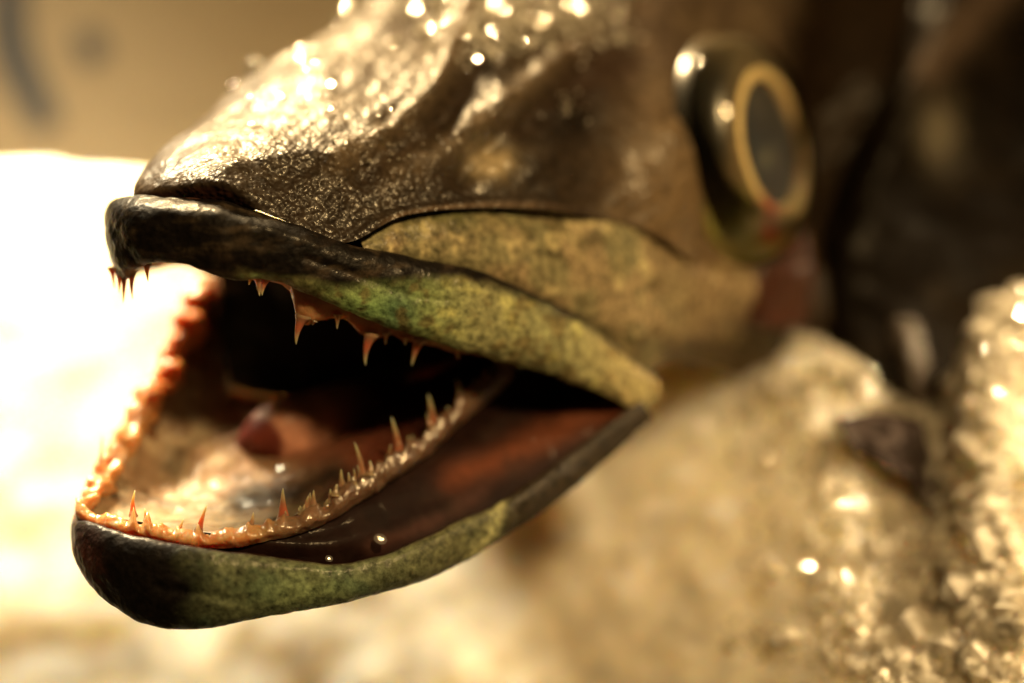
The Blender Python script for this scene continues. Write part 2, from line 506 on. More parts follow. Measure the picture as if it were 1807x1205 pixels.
edge = G[..., 0] * 0 + np.linspace(0, 1, 330)[None, :]
disp += 7 * smooth(0.94, 0.985, edge) * smooth(430, 640, px) * smooth(1100, 900, px)
V = V + n * (disp * S)[..., None]
C = np.tile(np.array(BROWN), px.shape + (1,))
m_ = fbm(q, 90, 3, 11)
C = mixc(C, smooth(-.1, .45, m_) * 0.6, (0.12, 0.088, 0.054))
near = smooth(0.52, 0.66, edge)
C = mixc(C, near * 0.75 * smooth(1150, 950, px), DARK)  # near face darker: brown skin with its shaded side put into the colour
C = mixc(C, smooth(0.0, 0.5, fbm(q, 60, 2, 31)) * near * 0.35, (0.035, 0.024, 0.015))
C = mixc(C, smooth(1040, 1160, px) * smooth(100, 330, py) * .8, (0.15, 0.10, 0.05))
C = mixc(C, sp(px, py, 866, 280, 34, 28) * .9, (0.42, 0.34, 0.2))
C = mixc(C, sp(px, py, 1010, 205, 60, 50) * .85, BLACK)
C = mixc(C, np.exp(-(polydist(px, py, ridge1) / 32) ** 2) * .5, (0.15, 0.11, 0.068))  # paler ridges: skin tone and the light they catch, both in the colour
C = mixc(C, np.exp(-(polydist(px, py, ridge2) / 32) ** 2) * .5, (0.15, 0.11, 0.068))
C = mixc(C, smooth(1330, 1450, px) * .96, (0.010, 0.0055, 0.0025))  # shade behind the eye put into the skin colour
C = mixc(C, smooth(0.972, 0.99, edge) * smooth(640, 720, px) * smooth(1050, 880, px) * .5, (0.18, 0.12, 0.075))  # highlight along the edge of the fold put into the colour
C = mixc(C, smooth(1.05, .85, vv) * .9, (0.03, 0.010, 0.005))
bm_ = np.clip(.32 + .75 * smooth(.50, .62, edge) * smooth(900, 760, px) + .3 * smooth(0, .5, fbm(q, 70, 2, 37)), 0, 1)
C = mixc(C, (np.exp(-(polydist(px, py, valley1) / 26) ** 2) + np.exp(-(polydist(px, py, valley2) / 28) ** 2)).clip(0, 1) * .7, (0.022, 0.013, 0.008))  # valleys between the ridges darkened, their shade put into the colour
C = mixc(C, sp(px, py, 866, 282, 32, 26) * .95, (0.34, 0.27, 0.16))
C = mixc(C, sp(px, py, 1060, 120, 70, 60) * .8, (0.03, 0.015, 0.010))
C = np.concatenate([C, bm_[..., None]], -1)
Fc = faces_grid(430, 330)
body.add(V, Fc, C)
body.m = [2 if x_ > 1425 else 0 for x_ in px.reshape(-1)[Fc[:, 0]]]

# --- cheek below the fold of the face
ck = [
 [(636,420,70),(640,432,60),(646,446,58),(650,462,70)],
 [(716,370,125),(722,400,98),(728,440,90),(734,480,115)],
 [(852,352,195),(855,400,162),(858,470,160),(862,520,200)],
 [(995,360,285),(998,440,245),(1002,535,245),(1004,600,300)],
 [(1108,385,330),(1112,470,318),(1118,580,328),(1118,660,400)],
 [(1205,430,432),(1210,500,412),(1195,590,425),(1180,640,500)],
 [(1330,460,560),(1320,520,540),(1280,590,560),(1250,650,640)],
 [(1480,480,800),(1460,560,740),(1400,640,740),(1370,700,820)],
]
G = patch(ck, 260, 120)
V = W(G); n = outward(V, False, CAMDIR); px, py = G[..., 0], G[..., 1]; q = V / S
disp = 4 * fbm(q, 90, 3, 5) + 1.5 * fbm(q, 18, 2, 8)
V = V + n * (disp * S)[..., None]
C = np.tile(np.array(TAN), px.shape + (1,))
C = mixc(C, smooth(-.2, .4, fbm(q, 70, 3, 51)) * .6, OLIVE)
C = mixc(C, smooth(.1, .5, fbm(q * np.array([1.0, 1, .35]), 26, 3, 53)) * .8, (0.50, 0.43, 0.23))
C = mixc(C, smooth(.1, .5, fbm(q, 34, 3, 57)) * .75, (0.08, 0.065, 0.03))
top = smooth(430, 365, py - (px - 700) * 0.06) * smooth(1060, 760, px)
C = mixc(C, top * .75, (0.075, 0.085, 0.03))  # shadow just under the fold put into the cheek colour
C = mixc(C, smooth(1100, 1230, px) * .75, (0.15, 0.10, 0.05))
C = mixc(C, smooth(1320, 1420, px) * .96, (0.012, 0.007, 0.004))  # rear of the cheek blackened, the same shade put into its colour
body.add(V, faces_grid(260, 120), C, 1)

# --- jaw bars: closed cross-sections swept round the horseshoe
def bar(stations, nv, nu, top=.15, shelf=0):
    rows = []
    for T, B, nx, o, i in stations:
        T = np.array(T, float); B = np.array(B, float); nx = np.array(nx, float); nx /= np.linalg.norm(nx)
        sh = shelf * math.exp(-((T[0] - 360) / 170) ** 2) if T[2] < 120 else 0
        f = lambda t, k: T * (1 - t) + B * t + nx * k
        rows.append([T + nx * o * top + np.array([0, 0, sh]), f(.16, o * .8), f(.5, o), f(.82, o * .78), B + nx * o * .15, f(.85, -i * .7), f(.5, -i), f(.15, -i * .7)])
    return patch(rows, nv, nu, True)

up = [
 ((1158,668,372),(1160,708,372),(.5,0,-1),10,12),
 ((1122,640,348),(1128,728,354),(.3,0,-1),13,14),
 ((1082,600,318),(1070,700,306),(.25,0,-1),22,22),
 ((985,540,238),(945,654,222),(.2,0,-1),36,30),
 ((850,482,148),(800,615,130),(.15,0,-1),36,30),
 ((722,452,84),(665,568,70),(.1,.1,-1),34,30),
 ((612,430,36),(560,524,30),(0,.1,-1),32,30),
 ((522,396,4),(478,494,5),(-.1,.1,-1),32,30),
 ((452,372,-12),(420,497,-10),(-.1,.1,-1),30,32),
 ((382,352,-15),(372,488,-12),(-.2,.1,-1),32,34),
 ((310,347,5),(312,470,0),(-.5,0,-1),34,34),
 ((255,345,40),(262,468,30),(-.9,0,-.8),34,34),
 ((216,352,95),(228,492,85),(-1,0,-.3),30,34),
 ((208,358,160),(226,492,150),(-1,0,.2),24,34),
 ((245,362,260),(262,480,250),(-1,0,.6),24,34),
 ((335,372,430),(350,480,420),(-.8,0,.8),28,30),
 ((480,402,640),(492,520,630),(-.8,0,.8),28,30),
 ((640,490,860),(645,600,850),(-.8,0,.8),20,20),
]
G = bar(up, 460, 110, .15, 34)
V = W(G); px, py = G[..., 0], G[..., 1]; q = V / S
n = gridnorm(V, True)
cen = V.mean(1, keepdims=True)
if ((V - cen) * n).sum() < 0: n = -n
uu = np.broadcast_to((np.arange(110) / 110)[None, :], px.shape)
vv = np.broadcast_to(np.linspace(0, 1, 460)[:, None], px.shape)
disp = 5 * fbm(q, 80, 3, 41) + 2 * fbm(q, 22, 2, 43)
disp += -9 * sp(px, py, 350, 470, 70, 26) + 6 * sp(px, py, 470, 405, 60, 16) - 8 * sp(px, py, 310, 425, 45, 24)
lineg = [(540, 455), (640, 490), (730, 525), (790, 530)]
disp += -4 * np.exp(-(polydist(px, py, lineg) / 7) ** 2)
V = V + n * (disp * S)[..., None]
# across the outer face: t=0 groove edge, t=1 lip edge
tt = np.clip(uu * 8 / 4.0, 0, 1)
C = np.tile(np.array(BLACK), px.shape + (1,))
C = mixc(C, smooth(.1, .6, fbm(q, 50, 3, 61)) * .5, (0.045, 0.03, 0.02))
lim = 0.80 - 0.62 * smooth(430, 900, px) + .10 * fbm(q, 60, 2, 66)
gm = smooth(lim - .08, lim + .14, tt) * smooth(405, 450, px) * (uu < .53)
gcol = np.tile(np.array(GREEN), px.shape + (1,))
gcol = mixc(gcol, smooth(430, 520, px) * smooth(600, 540, px) * .8, (0.13, 0.12, 0.055))
gcol = mixc(gcol, sp(px, py, 700, 548, 36, 40) * .85, TEAL)
gcol = mixc(gcol, sp(px, py, 640, 548, 50, 24) * .7, (0.24, 0.44, 0.17))
gcol = mixc(gcol, smooth(720, 860, px), (0.27, 0.275, 0.14))
gcol = mixc(gcol, smooth(.0, .4, fbm(q, 22, 3, 71)) * .7, (0.14, 0.10, 0.04))
gcol = mixc(gcol, smooth(.1, .55, fbm(q, 40, 3, 73)) * .5 * smooth(640, 800, px), (0.58, 0.58, 0.22))
gcol = mixc(gcol, smooth(960, 1130, px) * .55, (0.34, 0.25, 0.11))
C = C * (1 - gm[..., None]) + gcol * gm[..., None]
C = mixc(C, smooth(.05, .6, fbm(q * np.array([.5, 1, 2.0]), 26, 3, 78)) * .35 * (1 - gm), (0.09, 0.065, 0.04))
C = mixc(C, smooth(.53, .6, uu) * .9, (0.05, 0.02, 0.014))
C = mixc(C, smooth(0.62, .68, vv) * smooth(.40, .47, uu) * .7, (0.22, 0.11, 0.06))
body.add(V, faces_grid(460, 110, True), C, 1)

lo = [
 ((1130,706,346),(1150,738,352),(.4,0,-1),8,10),
 ((1045,768,292),(1066,812,300),(.3,0,-1),16,18),
 ((965,828,236),(982,882,242),(.25,0,-1),22,22),
 ((882,884,176),(890,946,182),(.2,0,-1),26,26),
 ((790,928,120),(790,1004,122),(.15,0,-1),28,28),
 ((690,972,65),(690,1040,68),(.1,0,-1),28,30),
 ((590,992,30),(590,1066,34),(0,0,-1),30,34),
 ((482,978,4),(480,1087,12),(-.1,0,-1),34,40),
 ((392,970,-12),(380,1104,0),(-.15,0,-1),36,44),
 ((302,957,-15),(292,1107,4),(-.25,0,-1),36,44),
 ((224,938,5),(222,1082,24),(-.5,0,-1),32,40),
 ((170,922,45),(172,1036,60),(-.9,0,-.7),28,36),
 ((146,908,92),(152,985,104),(-1,0,-.2),22,32),
 ((152,880,145),(165,960,160),(-1,0,.3),18,30),
 ((184,816,225),(210,900,245),(-1,0,.5),18,26),
 ((238,730,295),(275,820,325),(-.9,0,.6),18,24),
 ((292,648,372),(335,740,405),(-.8,0,.7),18,24),
 ((332,560,450),(385,650,485),(-.8,0,.7),18,24),
 ((352,490,520),(410,560,560),(-.8,0,.7),18,24),
 ((460,470,680),(510,560,720),(-.8,0,.8),18,24),
]
G = bar(lo, 460, 110)
V = W(G); px, py = G[..., 0], G[..., 1]; q = V / S
n = gridnorm(V, True); cen = V.mean(1, keepdims=True)
if ((V - cen) * n).sum() < 0: n = -n
uu = np.broadcast_to((np.arange(110) / 110)[None, :], px.shape)
vv = np.broadcast_to(np.linspace(0, 1, 460)[:, None], px.shape)
tt = np.clip(uu * 2, 0, 1)
disp = 5 * fbm(q, 90, 3, 141) + 1.6 * fbm(q, 22, 2, 143) - 5 * np.exp(-(polydist(px, py, [(280, 1035), (350, 1045), (420, 1060)]) / 10) ** 2)
V = V + n * (disp * S)[..., None]
C = np.tile(np.array(BLACK), px.shape + (1,))
gm = smooth(290, 420, px + 60 * fbm(q, 60, 2, 88) + 40 * (tt - .3)) * (uu < .55) * (vv < .56)
gcol = np.tile(np.array((0.105, 0.125, 0.07)), px.shape + (1,))
gcol = mixc(gcol, smooth(-.1, .5, fbm(q, 60, 3, 91)) * .6, (0.03, 0.07, 0.048))
gcol = mixc(gcol, sp(px, py, 540, 1045, 80, 36) * .9, (0.21, 0.28, 0.14))
gcol = mixc(gcol, smooth(0, .5, fbm(q, 16, 3, 93)) * .4, (0.05, 0.05, 0.025))
gcol = mixc(gcol, smooth(.22, .0, tt) * .7, (0.05, 0.03, 0.02))
gcol = mixc(gcol, smooth(640, 800, px) * .7, (0.09, 0.085, 0.04))
gcol = mixc(gcol, smooth(810, 930, px) * .95, (0.02, 0.013, 0.008))
gcol = mixc(gcol, np.exp(-(polydist(px, py, [(880, 890), (870, 940), (830, 985)]) / 12) ** 2) * .8, (0.33, 0.33, 0.16))
C = C * (1 - gm[..., None]) + gcol * gm[..., None]
C = mixc(C, sp(px, py, 150, 1010, 26, 50) * .7 * (uu < .5), (0.16, 0.05, 0.04))
C = mixc(C, ((uu > .55) | (uu < .03)) * smooth(240, 330, px) * 1.0, (0.02, 0.008, 0.006))  # inner lip blackened against the lamp behind, shade put into the colour
C = mixc(C, smooth(.6, .68, vv), (0.16, 0.07, 0.03))
body.add(V, faces_grid(460, 110, True), C, 1)

bo = place('body', np.concatenate(body.v), body.f, np.concatenate(body.c), M_skin, fish)
bo.data.materials.append(M_jaw); bo.data.materials.append(M_gill)
bo.data.polygons.foreach_set('material_index', body.m)

# ------------------------------------------------------------------ mouth lining
lin = Bag()
fl = [   # floor of the mouth, tooth row to tooth row
 [(165,930,60),(168,924,70),(168,915,80),(166,905,95),(162,890,120)],
 [(300,938,30),(292,918,80),(262,905,130),(225,880,160),(212,830,190)],
 [(450,928,35),(425,910,110),(360,885,190),(285,830,260),(262,735,290)],
 [(560,900,70),(520,872,170),(450,832,270),(355,740,350),(312,645,370)],
 [(650,845,120),(620,808,240),(545,760,380),(430,650,480),(348,545,460)],
 [(750,770,190),(720,735,340),(640,680,520),(500,590,620),(390,480,560)],
 [(835,695,270),(805,660,430),(725,610,620),(600,540,750),(480,430,700)],
 [(930,650,340),(900,620,520),(820,590,720),(700,520,850),(600,420,850)],
]
G = patch(fl, 200, 120); V = W(G); px, py = G[..., 0], G[..., 1]; q = V / S
n = outward(V, False, dirw((0, -.6, 1)))
V = V + n * ((7 * fbm(q, 70, 3, 201) + 3 * fbm(q, 25, 2, 203)) * S)[..., None]
vv = np.broadcast_to(np.linspace(0, 1, 200)[:, None], px.shape); uu = np.broadcast_to(np.linspace(0, 1, 120)[None, :], px.shape)
C = np.tile(np.array((0.25, 0.16, 0.10)), px.shape + (1,))
C = mixc(C, smooth(-.05, .35, fbm(q, 46, 3, 207)) * .7, (0.04, 0.028, 0.018))
C = mixc(C, smooth(.1, .4, fbm(q, 30, 3, 209)) * .5, (0.42, 0.33, 0.22))
C = mixc(C, smooth(.25, .05, uu) * smooth(.25, .45, vv) * .9, (0.02, 0.016, 0.012))  # floor darkened beside the near gum, shade of the gap painted in
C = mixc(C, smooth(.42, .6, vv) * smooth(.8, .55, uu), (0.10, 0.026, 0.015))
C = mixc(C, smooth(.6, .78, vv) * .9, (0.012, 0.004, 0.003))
C = mixc(C, sp(px, py, 330, 750, 46, 80) * smooth(-.3, .3, fbm(q, 40, 2, 213)) * .8, (0.46, 0.39, 0.28))
C = mixc(C, np.exp(-(polydist(px, py, [(255, 850), (330, 872), (430, 850), (520, 825)]) / 10) ** 2) * .6, (0.40, 0.28, 0.2))
C = mixc(C, sp(px, py, 540, 770, 90, 50) * .8, (0.20, 0.085, 0.05))
C = mixc(C, smooth(880, 905, py) * .5, (0.30, 0.24, 0.15))
C = mixc(C, np.exp(-(polydist(px, py, [(430, 885), (520, 868), (590, 835)]) / 26) ** 2) * .9, (0.008, 0.008, 0.007))  # dark gap along the near gum, its shade put into the colour
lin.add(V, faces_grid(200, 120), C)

pal = [  # roof of the mouth
 [(330,462,15),(305,452,80),(285,450,140),(262,465,210)],
 [(560,512,45),(480,420,180),(410,400,300),(345,450,410)],
 [(800,600,145),(720,420,330),(620,400,480),(500,480,640)],
 [(1000,655,250),(920,470,480),(800,450,650),(650,560,850)],
 [(1150,695,370),(1050,540,600),(950,530,750),(850,600,950)],
]
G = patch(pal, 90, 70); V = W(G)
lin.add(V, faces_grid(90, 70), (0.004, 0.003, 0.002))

thr = [  # dark curtain of the throat behind the teeth
 [(388,430,360),(392,500,380),(396,600,400),(408,680,425),(432,722,440)],
 [(440,430,350),(445,520,380),(452,620,420),(465,700,445),(478,735,455)],
 [(560,440,330),(565,530,400),(570,620,450),(575,680,470),(580,722,475)],
 [(720,480,340),(725,550,420),(730,610,470),(735,650,490),(740,688,490)],
 [(900,560,400),(900,600,460),(895,620,500),(890,640,520),(885,660,520)],
 [(1060,620,480),(1060,650,500),(1055,660,520),(1050,670,540),(1050,690,540)],
]
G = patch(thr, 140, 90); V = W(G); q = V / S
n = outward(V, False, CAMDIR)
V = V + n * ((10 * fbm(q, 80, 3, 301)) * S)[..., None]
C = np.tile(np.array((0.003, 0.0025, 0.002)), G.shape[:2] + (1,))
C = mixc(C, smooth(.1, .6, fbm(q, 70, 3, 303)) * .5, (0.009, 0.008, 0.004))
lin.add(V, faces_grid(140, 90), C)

st = [   # membrane between the outer lip and the lower tooth row, up into the corner
 [(160,945,70),(162,930,72),(164,920,74),(166,908,80)],
 [(235,962,22),(236,945,30),(238,935,36),(240,918,46)],
 [(340,985,4),(340,966,8),(340,955,14),(340,935,24)],
 [(470,1000,30),(466,966,22),(460,950,24),(450,940,30)],
 [(590,1012,60),(580,962,52),(568,935,64),(556,912,66)],
 [(690,992,95),(680,930,105),(664,890,118),(648,858,116)],
 [(790,948,150),(780,880,175),(762,830,190),(745,790,185)],
 [(882,905,205),(872,826,240),(850,770,265),(826,716,262)],
 [(965,846,265),(950,770,300),(920,715,335),(890,665,330)],
 [(1045,785,318),(1030,730,345),(1005,695,370),(975,660,370)],
 [(1130,704,350),(1120,700,368),(1110,690,380),(1090,675,385)],
]
G = patch(st, 180, 60); V = W(G); q = V / S; px, py = G[..., 0], G[..., 1]
n = outward(V, False, CAMDIR)
V = V + n * ((3 * fbm(q * np.array([.6, .6, 1.4]), 70, 2, 401)) * S)[..., None]
C = np.tile(np.array((0.011, 0.004, 0.003)), px.shape + (1,))
C = mixc(C, np.exp(-(polydist(px, py, [(800, 842), (900, 800), (1000, 750), (1110, 702)]) / 26) ** 2) * .8, (0.13, 0.036, 0.014))
C = mixc(C, np.exp(-(polydist(px, py, [(660, 960), (760, 920), (850, 870)]) / 14) ** 2) * .5, (0.07, 0.03, 0.022))
C = mixc(C, smooth(.1, .6, fbm(q, 50, 3, 405)) * .5, (0.025, 0.012, 0.008))
lin.add(V, faces_grid(180, 60), C, 1)
lo_ = place('mouth_lining', np.concatenate(lin.v), lin.f, np.concatenate(lin.c), M_lining, fish)
lo_.data.materials.append(M_fold); lo_.data.polygons.foreach_set('material_index', lin.m)

# ------------------------------------------------------------------ tongue
tg = []
for t in (0, .03, .09, .2, .35, .5, .7, .85, 1):
    cx = 458 + t * 250; cy = 800 - t * 105; cd = 300 + t * 240
    r = np.interp(t, [0, .03, .09, .2, .5, 1], [16, 44, 64, 74, 66, 40])
    tg.append([(cx - 4 + r * math.cos(a) * .9, cy - r * math.sin(a) * (1 if math.sin(a) > 0 else .7), cd - r * .6 * math.cos(a) * .5 - 22 * math.sin(a)) for a in np.linspace(0, 2 * math.pi, 10)[:-1]])
G = patch(tg, 60, 60, True); V = W(G); q = V / S
C = np.tile(np.array((0.46, 0.22, 0.15)), G.shape[:2] + (1,))
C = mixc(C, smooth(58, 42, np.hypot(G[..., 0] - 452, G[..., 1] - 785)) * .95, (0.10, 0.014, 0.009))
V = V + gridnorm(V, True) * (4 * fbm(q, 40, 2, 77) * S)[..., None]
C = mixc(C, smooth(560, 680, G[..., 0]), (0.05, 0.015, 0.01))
F = faces_grid(60, 60, True).tolist(); F.append(list(range(60))[::-1]); F.append(list(range(59 * 60, 60 * 60)))
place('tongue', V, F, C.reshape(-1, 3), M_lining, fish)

# ------------------------------------------------------------------ gums
def tube(path, rad, nu=26, nv=None, amp=0.3, seed=0, scale=22, squash=1.0):
    P = np.array(path, float); nv = nv or len(P) * 16
    c = cat(P, nv); r = cat(np.array([(x, 0, 0) for x in rad], float), nv)[:, 0]
    V = W(c); t = np.gradient(V, axis=0); t /= np.linalg.norm(t, axis=1, keepdims=True)
    upv = np.array([0, 0, 1.0]); a = np.cross(t, upv); a /= np.linalg.norm(a, axis=1, keepdims=True); b_ = np.cross(a, t)
    th = np.arange(nu) / nu * 2 * math.pi
    dirs = a[:, None] * np.cos(th)[None, :, None] * squash + b_[:, None] * np.sin(th)[None, :, None]
    q = (V[:, None] + dirs * (r * S)[:, None, None]) / S
    k = 1 + amp * (fbm(q, scale, 2, seed) + .8 * (0.5 - worley(q, scale * 1.3, seed + 5)))
    return V[:, None] + dirs * (r[:, None] * k * S)[..., None], c, q
# lower gum, far side
V, c, q = tube([(150,908,80),(166,880,130),(196,822,205),(250,728,285),(302,645,362),(340,560,440),(356,500,500)],
               [16, 23, 25, 25, 25, 24, 20], amp=.85, seed=13, scale=30)
x = np.broadcast_to(c[:, None, 0], q.shape[:2])
C = np.tile(np.array((0.44, 0.22, 0.08)), q.shape[:2] + (1,))
C = mixc(C, smooth(230, 280, x) * smooth(365, 335, x) * .9, (0.50, 0.17, 0.04))
place('far_gum', V, faces_grid(len(V), 26, True), C.reshape(-1, 3), M_gum, fish)
# upper gum: a sheet hanging under the lip with a ragged edge
topc = cat(np.array([(428,470,6),(470,482,14),(520,498,26),(580,522,44),(660,555,80),(740,582,112),(800,604,140),(850,618,165)], float), 160)
bot_pts = [(428,486),(445,494),(470,496),(500,502),(514,514),(521,545),(529,572),(545,574),(560,566),(585,562),(612,564),(632,584),(655,600),(676,594),(694,590),(715,600),(742,606),(770,612),(800,622),(850,626)]
bx_ = np.array([p[0] for p in bot_pts]); by_ = np.array([p[1] for p in bot_pts])
bys = np.interp(topc[:, 0], bx_, by_)
ny = 14
tcol = np.linspace(0, 1, ny)
Gf = np.zeros((160, ny, 3)); Gb = np.zeros((160, ny, 3))
for j, t in enumerate(tcol):
    y = topc[:, 1] * (1 - t) + bys * t
    thick = 16 * (1 - t) ** .7 + 3
    Gf[:, j] = np.stack([topc[:, 0], y, topc[:, 2] + 4 - 0.3 * thick + 18 * t], -1)
    Gb[:, j] = np.stack([topc[:, 0], y, topc[:, 2] + 4 + thick + 18 * t], -1)
G = np.concatenate([Gf, Gb[:, ::-1]], 1)
V = W(G); q = V / S
V = V + gridnorm(V, True) * (2 * fbm(q, 20, 2, 66) * S)[..., None]
C = np.tile(np.array((0.32, 0.17, 0.08)), G.shape[:2] + (1,))
C = mixc(C, smooth(0, .5, fbm(q, 36, 2, 99)) * .5, (0.30, 0.11, 0.05))
place('upper_gum', V, faces_grid(160, 2 * ny, True), C.reshape(-1, 3), M_gum, fish)

# ------------------------------------------------------------------ teeth: each its own mesh
def tooth(base, tip, r, bend=0.0, red=.6):
    b_ = W(np.array(base, float)); t_ = W(np.array(tip, float))
    ax = t_ - b_; Ln = np.linalg.norm(ax); ax /= Ln
    side = np.cross(ax, CAMDIR); side /= np.linalg.norm(side); oth = np.cross(side, ax)
    nv, nu = 16, 12
    V = []; C = []
    for i, t in enumerate(np.linspace(-.08, 1, nv)):
        tc = max(t, 0)
        rr = r * S * ((1 - tc) ** .8 * (.66 + .55 * (1 - tc) ** 5) + .05) * (1 + 1.2 * min(t, 0))
        cc = b_ + ax * Ln * t + side * bend * Ln * (tc - tc * tc)
        if i == nv - 1: rr *= .3
        for k in range(nu):
            a = k / nu * 2 * math.pi
            V.append(cc + side * rr * math.cos(a) + oth * rr * math.sin(a) * .8)
            c_ = np.array((0.28, 0.20, 0.125)); c_ = c_ * (1 - red * math.exp(-((tc - .35) / .25) ** 2)) + np.array((.50, .09, .045)) * red * math.exp(-((tc - .35) / .25) ** 2)
            c_ = c_ + (np.array((.62, .50, .30)) - c_) * max(0, (tc - .6) / .4)
            C.append(c_)
    F = faces_grid(nv, nu, True).tolist(); F.append([(nv - 1) * nu + k for k in range(nu)])
    return np.array(V), F, np.array(C), b_
teeth = [
 # upper jaw, front
 ((212,476,92),(213,518,94),8,0,.3),((222,478,82),(220,535,86),8,0,.4),((238,476,72),(237,528,78),8,.1,.4),((262,468,52),(264,497,56),7,0,.3),((200,474,120),(205,510,122),7,0,.3),
 # upper jaw, near side
 ((445,488,2),(441,503,4),6,0,.2),((456,488,2),(460,523,6),9,-.1,.3),((473,490,6),(464,522,8),9,.15,.5),
 ((536,560,42),(524,608,44),12,.12,.65),((597,556,64),(596,581,66),7,0,.15),((656,592,92),(646,646,94),12,.12,.75),
 ((682,588,106),(681,608,108),7,0,.3),((714,596,116),(716,609,118),8,0,.2),((741,600,126),(727,646,130),11,.15,.6),((806,616,156),(810,634,158),7,0,.3),((556,566,50),(552,574,52),6,0,.2),
 # lower jaw, front and near side
 ((238,908,45),(241,864,50),7,-.08,.7),((262,916,36),(258,896,40),6,0,.3),((352,938,12),(368,888,16),8,-.1,.8),((316,940,14),(326,914,18),6,0,.2),((440,938,20),(449,902,24),10,.2,.1),((290,936,20),(286,920,22),5,0,.2),
 ((503,926,38),(501,860,40),11,0,.7),((538,912,52),(536,892,54),8,0,.2),((603,886,82),(603,826,86),10,.05,.25),((618,880,90),(616,832,92),8,0,.2),((640,862,102),(626,778,106),10,.06,.3),
 ((664,848,116),(660,822,118),8,0,.2),((706,826,146),(691,734,150),12,.1,.55),((728,806,160),(724,780,162),8,0,.2),((768,776,195),(756,694,200),12,.08,.5),((790,752,215),(786,726,218),9,0,.3),
 ((822,724,250),(805,668,254),11,.1,.2),((845,700,275),(838,668,278),9,0,.2),((865,680,300),(860,650,302),9,0,.2),
 # lower jaw, far side
 ((176,850,175),(183,765,182),8,0,.2),((206,790,235),(203,768,238),8,0,.2),((250,715,300),(246,690,304),9,0,.3),((300,640,375),(297,612,378),9,0,.3),
]
# lower gum, near side: a ragged fleshy ridge that rises round each tooth
gp = cat(np.array([(136,914,88),(160,926,66),(190,936,46),(250,950,22),(320,962,10),(400,966,10),(460,956,20),(560,930,58),(650,876,108),(750,806,178),(830,734,256),(905,668,335)], float), 320)
gx = gp[:, 0]
n1 = fbm(np.stack([gx, gp[:, 1], gx * 0], -1), 34, 3, 61); n2_ = fbm(np.stack([gx, gp[:, 1], gx * 0 + 50], -1), 14, 2, 63)
hh = 30 + 13 * n1 + 8 * n2_ + 18 * smooth(470, 640, gx)
for base, tip, r, bend, red in teeth:
    if base[1] > 660 and not any(abs(base[0] - f_[0][0]) < 1 for f_ in teeth[-4:]):
        hh = np.maximum(hh, (gp[:, 1] - base[1] + 10 + r) * np.exp(-(np.abs(gx - base[0]) / (r * 1.5)) ** 1.5))
prof = [(0, -.2), (.30, -1), (.62, -.9), (.9, -.5), (1.0, 0), (.9, .6), (.6, 1.0), (.25, 1.2), (0, 1.0)]
G = np.zeros((320, len(prof), 3))
for j, (t, w) in enumerate(prof):
    th = 15 + 4 * n1
    G[:, j] = np.stack([gx - 3 * t * n2_, gp[:, 1] - hh * t, gp[:, 2] + w * th + 6 * t], -1)
G = np.swapaxes(cat(np.swapaxes(G, 0, 1), 48), 0, 1)
V = W(G); q = V / S
V = V + gridnorm(V, False) * ((4 * fbm(q, 30, 3, 67) + 1.2 * (0.5 - worley(q, 24, 69))) * S)[..., None]
x = G[..., 0]
C = np.tile(np.array((0.52, 0.30, 0.13)), x.shape + (1,))
C = mixc(C, smooth(0, .45, fbm(q, 34, 2, 5)) * .6, (0.50, 0.17, 0.05))
C = mixc(C, smooth(.1, .5, fbm(q, 22, 2, 8)) * .5, (0.46, 0.38, 0.24))
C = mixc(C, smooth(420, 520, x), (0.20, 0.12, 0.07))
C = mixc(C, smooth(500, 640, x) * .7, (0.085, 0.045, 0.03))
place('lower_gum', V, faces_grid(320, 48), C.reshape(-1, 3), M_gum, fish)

trng = np.random.default_rng(8)
for k in range(26):                              # the small teeth between the fangs
    u = trng.uniform(0, 1); x = 470 + 420 * u
    y = np.interp(x, gp[:, 0], gp[:, 1]); d_ = np.interp(x, gp[:, 0], gp[:, 2]); h_ = np.interp(x, gx, hh)
    teeth.append(((x, y - h_ + 12, d_ - 4 + trng.uniform(-8, 10)), (x + trng.uniform(-9, 5), y - h_ - trng.uniform(6, 26), d_ + 4), trng.uniform(5, 8), trng.uniform(-.2, .2), trng.uniform(0, .3)))
for base, tip, r, bend, red in teeth:
    bend = bend * 1.5 + trng.uniform(-.12, .12)
    if base[1] > 680 and base[0] > 480: r = r * 1.25; base = (base[0], base[1] - 6, base[2] + 12)
    v_, f_, c_, o_ = tooth(base, tip, r, bend, red)
    place('tooth', v_, f_, c_, M_tooth, fish, o_)

# ------------------------------------------------------------------ eye
EC = W(np.array([1318., 264., 572.]))
en = dirw((0.82, -0.56, 0.13)); e2 = dirw((-0.10, 0.0, 1.0)); e2 = e2 - en * (e2 @ en); e2 /= np.linalg.norm(e2); e1 = np.cross(e2, en)
if e1 @ dirw((1, 0, 0)) < 0: e1 = -e1
def rev(profile, nu=72, ell=1.0):
    P = cat(np.array([(r, h_, 0) for r, h_ in profile], float), 60)
    th = np.arange(nu) / nu * 2 * math.pi
    r, h_ = np.maximum(P[:, 0], 0.0) * S * 1.2, P[:, 1] * S * 1.2
    V = EC + (e1[None, None] * np.cos(th)[None, :, None] + e2[None, None] * np.sin(th)[None, :, None] * ell) * r[:, None, None] + en * h_[:, None, None]
    return V, P[:, 0], th
V, r, th = rev([(184, -40), (183, -25), (178, -5), (168, 22), (154, 40), (138, 48), (118, 50)], ell=1.12)
rr = np.broadcast_to(r[:, None], V.shape[:2]); tt = np.broadcast_to(th[None], V.shape[:2])
ux, uz = np.cos(tt), np.sin(tt)
C = np.tile(np.array((0.20, 0.15, 0.085)), V.shape[:2] + (1,))
C = mixc(C, smooth(-.1, .5, uz) * .7, (0.085, 0.075, 0.055))
